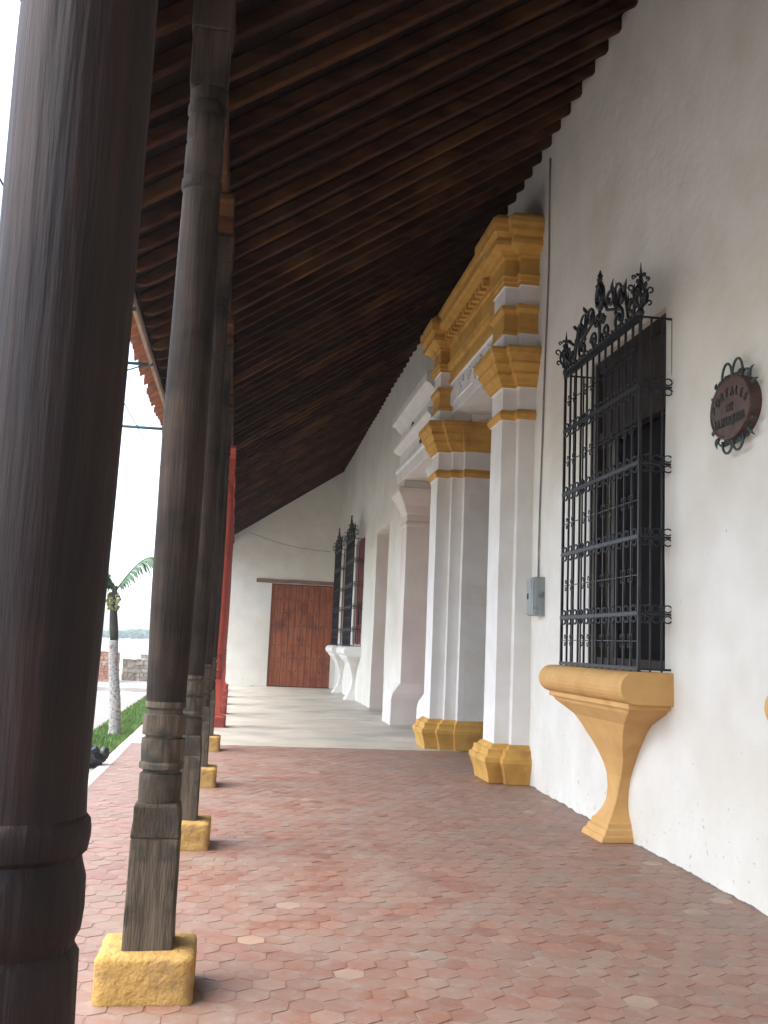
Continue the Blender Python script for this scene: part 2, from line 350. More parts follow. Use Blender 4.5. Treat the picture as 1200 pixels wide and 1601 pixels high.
eb.box(DX0-.3, DX0, YE+.01, YE+.35, -.1, DZ+.2); eb.box(DX1, DX1+.3, YE+.01, YE+.35, -.1, DZ+.2); eb.box(DX0, DX1, YE+.01, YE+.35, DZ, DZ+.2)
eb.box(-.62, DX0-.3, YE+.03, YE+.35, -.1, 4.7); eb.box(-.62, 3.1, YE+.2, YE+.4, DZ+.2, 4.5)
eb.add([(-.62, YE, -.1), (-.62, YE+.35, -.1), (-.62, YE+.35, 4.6), (-.62, YE, 4.6)], [(0, 1, 2, 3)])
P(eb.build('end_wall', M['wall']), 'white end wall closing the arcade, pierced by a wooden door')
b = MB(); b.box(-1.0, 3.5, -7.1, -6.6, -.1, 8.2)  # unseen wall added behind the camera to keep light out of that end
P(b.build('rear_light_block', M['wall']))
# wooden door in the end wall
db = MB()
n = 10
for k in range(n):
    x0 = DX0+.03+(DX1-DX0-.06)*k/n; x1 = DX0+.03+(DX1-DX0-.06)*(k+1)/n-.014
    db.box(x0, x1, YE+.06+random.uniform(-.008, .008), YE+.11, .03, DZ-.03)
for z in (.5, .9, 1.3, 1.9, 2.3, 2.7):
    for k in range(n):
        x = DX0+.03+(DX1-DX0-.06)*(k+.5)/n; o_ = len(db.v)
        db.lathe([(.022, 0), (.014, .012), (.001, .016)], (0, 0, 0), 8, mis=[1, 1, 1])
        for q in range(o_, len(db.v)): px, py, pz = db.v[q]; db.v[q] = (x+px, YE+.055-pz, z+py)
D = P(db.build('wooden_door', [M['door'], M['iron']], bevel=.003), 'wide reddish brown plank door')
db = MB(); db.box(DX0-.02, DX1+.02, YE+.115, YE+.2, -.05, DZ+.1); P(db.build('door_light_stop', M['darkwood']), None, D)  # dark backing added so outside light can't pass between the planks
for (xa, xb) in ((DX0-.005, DX0+.05), (DX1-.05, DX1+.005)):
    fb = MB(); fb.box(xa, xb, YE+.03, YE+.14, 0, DZ+.001); P(fb.build('door_jamb', M['door']), None, D)
rb = MB(); rb.tube([((DX0+DX1)/2-.05+.045*math.cos(t*PI/6), YE+.035, 1.5+.045*math.sin(t*PI/6)) for t in range(13)], .010, 6)
P(rb.build('ring_handle', M['iron']), None, D)
lb = MB(); lb.loft([[(x, YE-.05+.008*noise.noise(Vector((x*3, 0, 1))), DZ+.012+.02*noise.noise(Vector((x*2, 1, 1)))), (x, YE+.08, DZ+.012), (x, YE+.08, DZ+.13), (x, YE-.05, DZ+.125+.02*noise.noise(Vector((x*2, 4, 1))))] for x in [.5+i*.2 for i in range(14)]])
P(lb.build('lintel', M['lintel'], bevel=.01), 'grey weathered timber lintel over the door')

# ---------------------------------------------------------------- roof
rfb = MB()                                       # board deck over the rafters
RT = .13
yl = [-7.2+i*1.0 for i in range(39)]
for (xa, xb) in ((-1.1, 6.2),):
    lo = [[(xa, y, zroof(xa, y)+RT), (xb, y, zroof(xb, y)+RT), (xb, y, zroof(xb, y)+RT+.05), (xa, y, zroof(xa, y)+RT+.05)] for y in yl]
    rfb.loft(lo)
lo = [[(6.2, y, zroof(6.2, y)+RT), (13, y, zroof(6.2, y)-4.5), (13, y, zroof(6.2, y)-4.4), (6.2, y, zroof(6.2, y)+RT+.1)] for y in yl]
rfb.loft(lo)
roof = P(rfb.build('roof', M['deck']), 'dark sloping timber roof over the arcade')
y = -5.9; k = 0
while y < 30.2:
    b = MB(); hw = random.uniform(.032, .044); x0 = -1.075+random.uniform(-.015, .015); dz = random.uniform(-.006, .008); sl = random.uniform(-.006, .006)
    rings = []
    xsr = [x0, x0+.03, x0+.09, x0+.18, x0+.9, .7, 1.6, 2.5, 3.45]
    for i, x in enumerate(xsr):
        z = zroof(x, y); bot = [.085, .055, .02, 0, 0, 0, 0, 0, 0][i]
        yo = y+.03*noise.noise(Vector((x*.6, y*3, 0)))+sl*x; zo = .008*noise.noise(Vector((x*.8, y*2.3, 7)))+dz
        rings.append([(x, yo-hw, z+bot+zo), (x, yo+hw, z+bot+zo), (x, yo+hw, z+RT-.004), (x, yo-hw, z+RT-.004)])
    b.loft(rings)
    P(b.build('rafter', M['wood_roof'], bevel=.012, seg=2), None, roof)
    y += .375+random.uniform(-.012, .012); k += 1
# fascia + barrel tiles
b = MB(); b.loft([[(-1.135, y, zroof(-1.13, y)+.045), (-1.108, y, zroof(-1.1, y)+.045), (-1.108, y, zroof(-1.1, y)+.16), (-1.135, y, zroof(-1.13, y)+.16)] for y in yl])
P(b.build('eave_board', M['fascia']), 'pale thin board along the eave', roof)
b = MB(); pit = .21; npd = int(36.5/pit)
for k in range(npd):
    yc = -6+k*pit; xe = lerp([(3.5, -1.20), (8, -1.29)], yc)+random.uniform(-.02, .02); dz = random.uniform(-.008, .008)
    # channel tile (U) and cover tile (cap) shells
    for sgn, r0, off, zo in ((-1, .085, 0, .115), (1, .075, pit/2, .125)):
        for (xa, xb) in ((xe+(0 if sgn < 0 else .05), -.80), (-.80, 6.3)):
            rings = []
            for x in (xa, xb):
                z = zroof(x, yc)+RT+.05-.045+zo+dz*(x < 0); out = []; inn = []
                for q in range(7):
                    t = PI*q/6; out.append((x, yc+off+r0*math.cos(t), z+sgn*r0*.75*math.sin(t)-(0 if sgn > 0 else .0)))
                    inn.append((x, yc+off+(r0-.014)*math.cos(t), z+sgn*(r0-.014)*.75*math.sin(t)))
                rings.append(out+inn[::-1])
            b.loft(rings, smooth=False)
P(fixn(b.build('eave_tiles', M['clay'])), 'clay barrel tiles showing along the eave', roof)
# wall plate where the rafters meet the end wall
b = MB(); b.box(-.395, -.265, -6, YE+.02, 4.0, 4.1)
b = MB()
yy = -6.0
while yy < YE:
    y1 = min(yy+2.9, YE); xo = random.uniform(-.012, .012); z0 = zroof(-.33, yy)-.005; z1 = zroof(-.33, y1)-.005
    b.add([(-.40+xo, yy, z0-.20), (-.262+xo, yy, z0-.20), (-.262+xo, yy, z0), (-.40+xo, yy, z0),
           (-.40+xo, y1-.004, z1-.20), (-.262+xo, y1-.004, z1-.20), (-.262+xo, y1-.004, z1), (-.40+xo, y1-.004, z1)],
          [(0, 1, 2, 3), (7, 6, 5, 4), (0, 4, 5, 1), (1, 5, 6, 2), (2, 6, 7, 3), (3, 7, 4, 0)])
    yy = y1
P(b.build('roof_beam', M['wood_roof'], bevel=.01), 'long beam resting on the column heads')

# ---------------------------------------------------------------- portals
KO = .62
def pier(mbx, rects, prof, wob=.006):
    """rects: (x0, x1, y0, y1, zmax, k) ; prof: (z, offset, mat) stacked"""
    for ri, (x0, x1, y0, y1, zm, k) in enumerate(rects):
        rings = []; mis = []
        P2 = []
        for a_, b_ in zip(prof, prof[1:]):
            if a_[0] >= zm: break
            P2.append(a_); nseg = max(1, int((b_[0]-a_[0])/.35))
            for q in range(1, nseg): P2.append((a_[0]+(b_[0]-a_[0])*q/nseg, a_[1]+(b_[1]-a_[1])*q/nseg, a_[2]))
        P2.append(next(p for p in prof+[prof[-1]] if p[0] >= min(zm, prof[-1][0])))
        for (z, o, mi) in P2:
            o2 = o*k*KO; n1 = wob*noise.noise(Vector((z*1.3, x0*3, 1))); n2 = wob*noise.noise(Vector((z*1.3, y0*2, 4))); n3 = wob*noise.noise(Vector((z*1.1, y1, 8)))
            zz = z+.0015*ri
            rings.append([(x0-o2+n1, y0-o2+n2, zz), (x1, y0-o2+n2, zz), (x1, y1+o2+n3, zz), (x0-o2+n1, y1+o2+n3, zz)]); mis.append(mi)
        mbx.loft(rings, mis=mis)
def yprof(s):
    W, Y = 0, 1
    def P_(z0, L): return [(z0+dz+s, o, m) for dz, o, m in L]
    base = [(0, .12, Y), (.06, .13, Y), (.14, .16, Y), (.215, .20, Y), (.23, .215, Y), (.285, .21, Y), (.295, .17, Y), (.33, .145, Y), (.37, .14, Y), (.38, .08, Y), (.41, .05, Y), (.425, 0, W)]
    band = P_(4.08, [(0, 0, W), (.004, .035, Y), (.03, .06, Y), (.05, .065, Y), (.055, .08, Y), (.09, .08, Y), (.095, .05, Y), (.125, .035, Y), (.13, 0, W)])
    cap = P_(4.47, [(0, 0, W), (.004, .04, Y), (.045, .045, Y), (.05, .07, Y), (.10, .10, Y), (.13, .14, Y), (.135, .155, Y), (.165, .16, Y), (.17, .145, Y), (.20, .17, Y), (.245, .215, Y), (.25, .235, Y), (.28, .24, Y), (.285, .225, Y), (.32, .25, Y), (.36, .29, Y), (.365, .315, Y), (.42, .32, Y), (.455, .30, Y), (.46, .02, W)])
    mid = P_(5.12, [(0, 0, W), (.004, .05, Y), (.05, .055, Y), (.055, .03, Y), (.09, .02, Y), (.26, .02, Y), (.28, .04, Y), (.30, .065, Y), (.305, .08, Y), (.36, .08, Y), (.365, 0, W)])
    top = P_(5.72, [(0, 0, W), (.004, .035, Y), (.05, .035, Y), (.055, .06, Y), (.11, .065, Y), (.115, .085, Y), (.14, .085, Y), (.145, .03, Y), (.34, .03, Y), (.35, .08, Y), (.39, .09, Y), (.395, .12, Y), (.42, .15, Y), (.45, .24, Y), (.455, .27, Y), (.52, .28, Y), (.525, .24, Y), (.56, .25, Y), (.60, .30, Y), (.605, .33, Y), (.66, .335, Y), (.70, .36, Y), (.77, .36, Y), (.775, .30, Y), (.83, .27, Y)])
    return base+band+cap+mid+top
# entablature between the yellow piers (mesh of the portal), piers are its sub-parts
def ent(mbx, y0, y1, pr, xw):
    rings = []
    for y in [y0+(y1-y0)*i/8 for i in range(9)]:
        rings.append([(xw+.5, y, pr[0][1])]+[(x+.004*noise.noise(Vector((y*2, z*2, 2))), y, z) for x, z, _ in pr]+[(xw+.5, y, pr[-1][1])])
    n = len(rings[0]); o = len(mbx.v)
    mis = [0]+[p[2] for p in pr[:-1]]+[pr[-1][2], 0]
    for rg in rings: mbx.v += rg
    for i in range(8):
        for j in range(n):
            mbx.f.append([o+i*n+j, o+(i+1)*n+j, o+(i+1)*n+(j+1) % n, o+i*n+(j+1) % n]); mbx.m.append(mis[j]); mbx.sm.append(False)
    mbx.f += [[o+j for j in range(n)], [o+8*n+j for j in range(n)]]; mbx.m += [0, 0]; mbx.sm += [False, False]
eb = MB()
ent(eb, 11.1, 14.05, [(3.02, 4.97, 0), (3.02, 5.12, 0), (3.0, 5.13, 0), (3.0, 5.30, 0), (3.01, 5.44, 0), (2.98, 5.45, 1), (2.97, 5.52, 1), (2.99, 5.53, 1), (2.99, 5.66, 1), (2.95, 5.68, 1), (2.93, 5.76, 1), (2.97, 5.78, 1), (2.97, 6.02, 1), (2.94, 6.03, 1), (2.94, 6.08, 1),
                       (2.92, 6.20, 1), (2.80, 6.21, 1), (2.79, 6.25, 1), (2.75, 6.27, 1), (2.745, 6.34, 1), (2.79, 6.36, 1), (2.77, 6.42, 1), (2.74, 6.44, 1), (2.73, 6.50, 1), (2.78, 6.52, 1), (2.82, 6.58, 1)], 3.1)
portal = P(fixn(eb.build('yellow_portal', [M['white'], M['yellow']], bevel=.006)), 'tall doorway surround with ochre capitals, bases and cornice')
for k in range(13):
    b = MB(); yc = 11.5+k*.185; b.box(2.84, 2.96, yc, yc+.085, 6.08, 6.185, 0, .004)
    P(b.build('dentil', M['yellow'], bevel=.01), None, portal)
b = MB(); 
def spiral(c, r0, r1, turns, n, a0=0, sgn=1, plane='yz', x=0):
    out = []
    for i in range(n+1):
        t = i/n; r_ = r0+(r1-r0)*t; a_ = a0+sgn*turns*2*PI*t
        out.append((x, c[0]+r_*math.cos(a_), c[1]+r_*math.sin(a_)))
    return out
for yc, sg in ((12.2, 1), (12.75, -1), (13.2, 1), (11.75, -1)):
    b = MB()
    b.tube(spiral((yc, 5.27), .11, .02, 1.4, 22, PI/2, sg, x=3.0), .014, 6)
    b.tube([(3.0, yc+sg*(.1+.25*t), 5.2+.12*math.sin(t*PI*1.3)) for t in [i/8 for i in range(9)]], .012, 6)
    P(b.build('frieze_relief', M['relief']), 'worn white scroll relief', portal)
b = MB()
pier(b, [(3.22, 3.72, 10.88, 11.35, 4.93, 1), (3.10, 3.60, 10.62, 11.32, 9, 1), (2.93, 3.5, 10.73, 11.22, 9, 1)], yprof(.06))
P(fixn(b.build('pier', [M['white'], M['yellow']], bevel=.007)), 'nearer pier beside the meter box', portal)
b = MB()
pier(b, [(3.215, 3.66, 13.80, 14.3, 4.8, .35), (3.05, 3.60, 13.92, 14.62, 9, 1), (2.85, 3.5, 14.02, 14.5, 9, 1)], yprof(-.09))
P(fixn(b.build('pier', [M['white'], M['yellow']], bevel=.007)), 'farther pier next to the white doorway', portal)
b = MB()
for k in range(6): b.box(3.82, 3.88, 11.35+k*.41, 11.35+k*.41+.4, -.1, 4.98)
P(b.build('portal_door', M['darkwood'], bevel=.005), 'dark wooden door deep in the ochre doorway')
# white portal
wpf = [(0, .20, 0), (.46, .19, 0), (.50, .185, 0), (.58, .16, 0), (.70, .06, 0), (.76, .0, 0), (3.72, 0, 0), (3.74, .02, 0), (3.80, .02, 0), (3.82, .0, 0), (3.95, 0, 0), (4.0, .03, 0), (4.12, .07, 0), (4.25, .14, 0), (4.36, .2, 0), (4.44, .21, 0), (4.46, .1, 0), (4.6, .08, 0)]
eb = MB()
ent(eb, 15.0, 18.5, [(2.95, 4.60, 0), (2.93, 4.80, 0), (2.90, 4.82, 0), (2.90, 4.9, 0), (2.98, 4.93, 0), (2.98, 5.18, 0), (2.90, 5.2, 0), (2.84, 5.26, 0), (2.84, 5.33, 0), (3.0, 5.36, 0), (3.0, 5.62, 0),
                       (2.95, 5.64, 0), (2.86, 5.74, 0), (2.80, 5.76, 0), (2.80, 5.92, 0), (2.9, 5.96, 0)], 3.1)
wport = P(fixn(eb.build('white_portal', M['white'], bevel=.012)), 'plain white moulded doorway surround')
b = MB(); pier(b, [(3.07, 3.8, 17.95, 18.5, 9, 1)], [(z_, o_/KO, m_) for z_, o_, m_ in wpf], .012); P(fixn(b.build('pier', M['pinkwhite'], bevel=.03, seg=3)), None, wport)
b = MB(); pier(b, [(3.07, 3.8, 15.02, 15.45, 9, 1)], wpf, .012); P(fixn(b.build('pier', M['white'], bevel=.03, seg=3)), None, wport)
b = MB(); b.tube(spiral((17.2, 5.48), .12, .02, 1.5, 22, 0, 1, x=2.99), .012, 6); b.tube([(2.99, 17.3+.5*t, 5.42+.1*math.sin(t*PI*1.5)) for t in [i/8 for i in range(9)]], .012, 6)
P(b.build('iron_scroll', M['verdigris']), 'thin iron scroll fixed to the white frieze', wport); b = MB()
b.tube(spiral((16.2, 5.05), .1, .02, 1.5, 22, 0, -1, x=2.97), .012, 6)
P(b.build('iron_scroll', M['verdigris']), 'thin iron scroll fixed to the white frieze', wport)
b = MB()
for k in range(6): b.box(3.80, 3.86, 15.45+k*.42, 15.45+k*.42+.41, -.1, 4.62)
P(b.build('portal_door', M['shutter'], bevel=.005), 'dark red wooden door deep in the white doorway')
b = MB()
for k in range(4): b.box(3.56, 3.62, 20.1+k*.48, 20.1+k*.48+.47, -.1, 4.03)
P(b.build('side_door', M['shutter'], bevel=.005), 'dark red door in the plain far doorway')

# ---------------------------------------------------------------- consoles (sills) under the windows
CONS = [(1.10, .90, .33), (1.05, .83, .31), (1.0, .69, .27), (.95, .565, .23), (.88, .47, .20), (.81, .40, .175), (.74, .33, .145), (.66, .27, .115), (.58, .205, .095), (.5, .155, .085), (.4, .118, .09), (.3, .105, .105), (.25, .11, .125), (.2, .13, .15),
        (.145, .165, .185), (.14, .18, .20), (.10, .185, .205), (.095, .2, .225), (.05, .21, .24), (.045, .225, .255), (0, .23, .275)]
def console(m, yc, xw, label, s=1.0):
    b = MB()
    nose = []
    for q in range(13):
        t = -PI/2+PI*q/12; nose.append((-.31-.12*math.cos(t), 1.243+.12*math.sin(t)))
    sec = [(.05, 1.123)]+nose+[(.05, 1.363)]
    rings = [[(xw+x, yc+yy, z) for x, z in sec] for yy in (-.97, -.5, 0, .5, .97)]
    b.loft(rings)
    b.box(xw-.345, xw+.04, yc-.915, yc+.915, 1.085, 1.13)
    rings = []
    for (z, hw, dpt) in CONS[::-1]:
        rings.append([(xw-dpt, yc-hw, z), (xw+.04, yc-hw, z), (xw+.04, yc+hw, z), (xw-dpt, yc+hw, z)])
    b.loft(rings)
    return P(fixn(b.build('window_console', m, bevel=.012, seg=3)), label)
console(M['tan'], 7.745, 3.22, 'ochre console with rounded sill under the near window')
console(M['tan'], 3.80, 3.185, 'ochre console whose rounded tip shows at the right edge')
console(M['white'], 25.0, 3.08, 'white console under the nearer far window')
console(M['white'], 28.1, 3.08, 'white console under the farthest window')

# window woodwork
def win_wood(y0, y1, z0, z1, xw, m, kind, label):
    b = MB(); x = xw+.05
    b.box(x, x+.08, y0-.01, y0+.09, z0, z1); b.box(x, x+.08, y1-.09, y1+.01, z0, z1)
    b.box(x+.002, x+.078, y0+.09, y1-.09, z1-.12, z1+.01); b.box(x+.002, x+.078, y0+.09, y1-.09, z0-.01, z0+.08)
    ym = (y0+y1)/2
    if kind == 'open':
        b.box(x+.003, x+.077, y0+.09, y1-.09, z1-.78, z1-.70)
        f = P(b.build('window_frame', m, bevel=.006), label)
        c = MB(); 
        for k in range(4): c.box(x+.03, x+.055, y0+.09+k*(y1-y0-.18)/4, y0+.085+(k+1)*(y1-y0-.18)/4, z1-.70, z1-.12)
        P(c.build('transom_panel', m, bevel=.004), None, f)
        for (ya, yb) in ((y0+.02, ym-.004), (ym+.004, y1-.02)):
            c = MB(); c.box(x+.19, x+.22, ya, yb, z0+.02, z1-.72); P(c.build('room_dark_panel', M['room_dark'], bevel=.004), None, f)  # near-black panels added in place of the unlit room behind the window
    else:
        b.box(x+.004, x+.074, ym-.04, ym+.04, z0+.08, z1-.12)
        f = P(b.build('window_frame', m, bevel=.006), label)
        for (ya, yb) in ((y0+.09, ym-.04), (ym+.04, y1-.09)):
            c = MB(); c.box(x+.02, x+.05, ya, yb, z0+.08, z0+.52); c.box(x+.02, x+.05, ya, yb, z0+1.12, z1-.12)
            c.box(x+.021, x+.049, ya, ya+.07, z0+.52, z0+1.12); c.box(x+.021, x+.049, yb-.07, yb, z0+.52, z0+1.12)
            P(c.build('shutter', m, bevel=.006), None, f)
win_wood(6.93, 8.60, 1.37, 4.24, 3.22, M['darkwood'], 'open', 'dark timber frame of the near window, black panels behind it painting in the unlit room')
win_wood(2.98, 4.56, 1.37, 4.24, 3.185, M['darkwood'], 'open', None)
win_wood(24.25, 25.8, 1.42, 4.2, 3.08, M['shutter'], 'shut', 'red brown shutters of the nearer far window')
win_wood(27.35, 28.9, 1.42, 4.2, 3.08, M['shutter'], 'shut', 'red brown shutters of the farthest window')

# ---------------------------------------------------------------- wrought iron grilles (local: +y along wall, -x outwards, z up from the console top)
def scroll_c(b, x, y, z, r_, sg, vert=1, rad=.005):
    """small C scroll with curled ends in the plane x=const"""
    pts = [(x, y+sg*(r_*.2+r_*math.sin(t)), z+vert*r_*1.1*math.cos(t)) for t in [PI*i/8 for i in range(9)]]
    b.tube(pts, rad, 5)
def s_scroll(b, x, y0, z0, y1, z1, r_, rad=.007, flip=1):
    """S scroll from one volute to the other"""
    d_ = Vector((0, y1-y0, z1-z0)); L_ = d_.length; d_.normalize(); nrm = Vector((0, -d_.z, d_.y))*flip
    c0 = Vector((x, y0, z0)); c1 = Vector((x, y1, z1)); pts = []
    for i in range(19):
        t = i/18; a_ = 2*PI*1.25*(1-t)+PI/2; rr = r_*(.2+.8*t)
        pts.append(c0+(d_*math.cos(a_)+nrm*math.sin(a_))*rr)
    q = []
    for i in range(19):
        t = i/18; a_ = 2*PI*1.25*(1-t)+PI/2; rr = r_*(.2+.8*t)
        q.append(c1-(d_*math.cos(a_)+nrm*math.sin(a_))*rr)
    b.tube(pts+q[::-1], rad, 5)
def spear(b, x, y, z, h, r0=.012):
    b.lathe([(r0*.6, 0), (r0*.6, h*.35), (r0*1.5, h*.40), (r0*.6, h*.45), (r0*1.7, h*.58), (r0*1.1, h*.72), (r0*.4, h*.9), (.0015, h)], (x, y, z), 8)
def leafy(b, x, y, z, ang, L_, out=0):
    """pointed leaf curl"""
    ca, sa = math.cos(ang), math.sin(ang)
    pts = [(x-out*t, y+ca*L_*t+sa*.03*math.sin(PI*t), z+sa*L_*t-ca*.03*math.sin(PI*t)*-1) for t in [i/5 for i in range(6)]]
    b.tube(pts, [.006, .012, .014, .011, .006, .002], 5)
def grille(label, loc):
    g = thing('window_grille', label, 'window grille', loc, 'wrought iron grilles over the street windows')
    W = .865; Dp = .27; H = 2.73
    rails = [.02, .43, 1.01, 1.575, 2.18, H]
    b = MB(); nb = 13
    yb = [-W+2*W*i/(nb-1) for i in range(nb)]
    for i, yv in enumerate(yb):
        r_ = .016 if i in (0, nb-1) else .0115
        b.tube([(-Dp, yv+random.uniform(-.002, .002), 0), (-Dp, yv+random.uniform(-.004, .004), H*.5), (-Dp, yv, H)], r_, 4, smooth=False)
    for z in rails: b.box(-Dp-.016, -Dp-.004, -W-.012, W+.012, z-.014, z+.014)
    b.box(-Dp-.014, -Dp+.014, -W-.02, W+.02, H-.03, H+.025)
    fp = b.build('front_panel', M['iron'], g)
    c = MB()
    for z in rails[1:-1]:
        for i in range(nb-1):
            ym = (yb[i]+yb[i+1])/2
            for sg in (-1, 1):
                pts = [(-Dp-.006, ym+.043*math.cos(t), z+sg*.037+.026*math.sin(t)) for t in [2*PI*k/10 for k in range(11)]]
                c.tube(pts, .0085, 4)
    for z0, z1 in zip(rails, rails[1:]):
        z = (z0+z1)/2; c.box(-Dp-.004, -Dp+.004, -W, W, z-.004, z+.004)
        for i in range(1, nb, 1):
            if i % 3 == 0: continue
            for sg in (-1, 1):
                for vt in (-1, 1):
                    pts = [(-Dp-.008, yb[i]+sg*(.006+.024*(1-math.cos(t))*.8), z+vt*(.012+.028*math.sin(t)+.006*t)) for t in [PI*1.3*k/7 for k in range(8)]]
                    c.tube(pts, .0045, 4)
    P_ = c.build('scrollwork', M['iron'], fp)
    for sg in (-1, 1):
        b = MB()
        for xv in (-Dp+.09, -Dp+.18, -.006):
            b.tube([(xv, sg*W, 0), (xv, sg*W, H)], .009, 4, smooth=False)
        for z in (rails if sg < 0 else [rails[0], rails[-1]]):
            b.box(-Dp+.012, .02, sg*W-.006, sg*W+.006, z-.008, z+.008)
        for z in (rails[1:-1] if sg < 0 else []):
            for xv in (-Dp+.045, -Dp+.135, -Dp+.225):
                for vt in (-1, 1):
                    b.tube([(xv+.034*math.cos(t), sg*(W+.006), z+vt*.04+.026*math.sin(t)) for t in [2*PI*k/10 for k in range(11)]], .0065, 4)
            # leafy ends gripping the wall
            for vt in (-1, 1):
                b.tube([(-.01, sg*(W+.0), z+vt*.02), (-.006, sg*(W+.045), z+vt*.05), (-.004, sg*(W+.06), z+vt*.075), (-.006, sg*(W+.04), z+vt*.085)], [.007, .008, .006, .003], 5)
                b.tube([(-Dp+.05, sg*(W+.004), z+vt*.01), (-Dp+.03, sg*(W+.03), z+vt*.05), (-Dp+.06, sg*(W+.04), z+vt*.07)], .005, 5)
        b.build('side_panel', M['iron'], g)
    # crown
    c = MB(); x = -Dp; CK = 1.4; _t = c.tube
    c.tube = lambda p, r, n=5, **k: _t(p, [q*CK for q in r] if isinstance(r, (list, tuple)) else r*CK, n, **k)
    # ridge of small leaves along the top rail
    for i in range(24):
        yv = -W+2*W*(i+.5)/24; c.tube([(x, yv-.03, H+.025), (x-.015, yv, H+.045+.01*(i % 2)), (x, yv+.03, H+.025)], .009, 5)
    for sg in (-1, 1):
        y0 = sg*W
        spear(c, x, y0, H+.0, .44, .015)
        c.lathe([(.02, 0), (.034, .03), (.018, .07)], (x, y0, H), 8)
        for (dx_, dy_) in ((-1, 0), (1, 0), (0, 1), (0, -1)):
            # bowed cage bars and curls
            pts = [(x+dx_*.058*math.sin(PI*t), y0+dy_*.07*math.sin(PI*t), H+.06+.22*t) for t in [i/8 for i in range(9)]]
            c.tube(pts, .008, 5)
            for zz, L_ in ((.10, .07), (.2, .085), (.30, .05)):
                pts = []
                for k in range(10):
                    t = k/9; a_ = t*PI*1.5; rr = L_*.42*(1-.6*t)
                    pts.append((x+dx_*(.05+L_*.5+rr*math.sin(a_)-.02), y0+dy_*(.06+L_*.5+rr*math.sin(a_)-.02), H+zz+rr*(1-math.cos(a_))))
                c.tube(pts, .0055, 5)
        for k in range(6):
            a_ = k*PI/3; c.tube([(x, y0, H+.33), (x+.03*math.cos(a_), y0+.03*math.sin(a_), H+.345), (x+.05*math.cos(a_), y0+.05*math.sin(a_), H+.33)], [.007, .006, .002], 5)
        # S scrolls climbing to the centre
        s_scroll(c, x, sg*.68, H+.13, sg*.48, H+.30, .085, .010, sg)
        s_scroll(c, x, sg*.42, H+.13, sg*.24, H+.36, .10, .010, -sg)
        c.tube([(x, sg*.40+.085*math.cos(q), H+.34+.10*math.sin(q)) for q in [PI*k/8 for k in range(17)]], .008, 5)
        c.tube(spiral((sg*.14, H+.12), .08, .015, 1.4, 18, 0, sg, x=x), .009, 5)
        spear(c, x, sg*.36, H+.02, .46, .011)
        spear(c, x, sg*.62, H+.02, .27, .010)
        for k, (yy_, zz_, an) in enumerate(((.55, .34, .6), (.70, .26, .3), (.30, .42, 1.0), (.50, .18, 2.2), (.18, .30, 2.0), (.76, .10, .9))):
            leafy(c, x, sg*yy_, H+zz_, (an if sg > 0 else PI-an), .10, .02)
    # centre piece
    c.tube([(x, 0, H), (x, 0, H+.42)], .011, 6)
    c.tube([(x, .07*math.cos(t), H+.48+.10*math.sin(t)) for t in [2*PI*k/16 for k in range(17)]], .016, 6)
    c.tube([(x, -.04, H+.44), (x, .04, H+.56)], .008, 5)
    for k in range(8):
        a_ = 2*PI*k/8; leafy(c, x, .06*math.cos(a_), H+.50+.09*math.sin(a_), a_, .035)
    spear(c, x, 0, H+.57, .15, .016)
    for sg in (-1, 1):
        leafy(c, x, 0, H+.60, PI/2-sg*.9, .06); leafy(c, x, 0, H+.36, PI/2-sg*1.1, .11); leafy(c, x, 0, H+.28, PI/2-sg*1.4, .09)
        c.tube(spiral((sg*.07, H+.26), .06, .012, 1.3, 16, PI, -sg, x=x), .009, 5)
    c.build('crown', M['iron'], g)
    return g
g1 = grille('tall black wrought iron grille with ornate crest on the near window beside the round plaque', (3.22, 7.69, 1.365))
for yc, xw_, lab in ((25.0, 3.08, 'small distant iron grille between the plain doorway and the farthest grille'), (28.1, 3.08, 'farthest iron grille, in the corner next to the plank door')):
    g = copy_tree(g1); g.location = (xw_, yc, 1.365); g['label'] = lab
g = copy_tree(g1); g.location = (3.185, 3.76, 1.365); g['label'] = 'iron grille over the window nearest the camera, right of the plaque'

# ---------------------------------------------------------------- columns
def column_profile():
    p = [(.088, .775), (.090, .80), (.091, .895), (.079, .903), (.079, .914), (.097, .920), (.097, .94), (.088, .95), (.090, .955), (.093, 1.0), (.0935, 1.045), (.078, 1.05), (.078, 1.060), (.0925, 1.063), (.094, 1.10), (.0925, 1.148),
         (.076, 1.152), (.076, 1.170), (.089, 1.18), (.089, 1.205), (.086, 1.21), (.0865, 1.22), (.090, 1.4), (.0955, 1.7), (.099, 2.0), (.101, 2.35), (.099, 2.7), (.096, 3.0), (.092, 3.3), (.088, 3.54), (.086, 3.57), (.094, 3.58), (.096, 3.60), (.094, 3.625), (.084, 3.635), (.084, 3.645), (.090, 3.655), (.089, 3.80),
         (.082, 3.815), (.082, 3.825), (.088, 3.835), (.0875, 3.92), (.082, 3.95), (.092, 3.965), (.092, 4.0), (.083, 4.015), (.088, 4.03), (.088, 4.08)]
    out = []
    for a_, b_ in zip(p, p[1:]):
        out.append(a_)
        if b_[1]-a_[1] > .15:
            for q in range(1, 3): out.append((a_[0]+(b_[0]-a_[0])*q/3, a_[1]+(b_[1]-a_[1])*q/3))
    out.append(p[-1]); return out
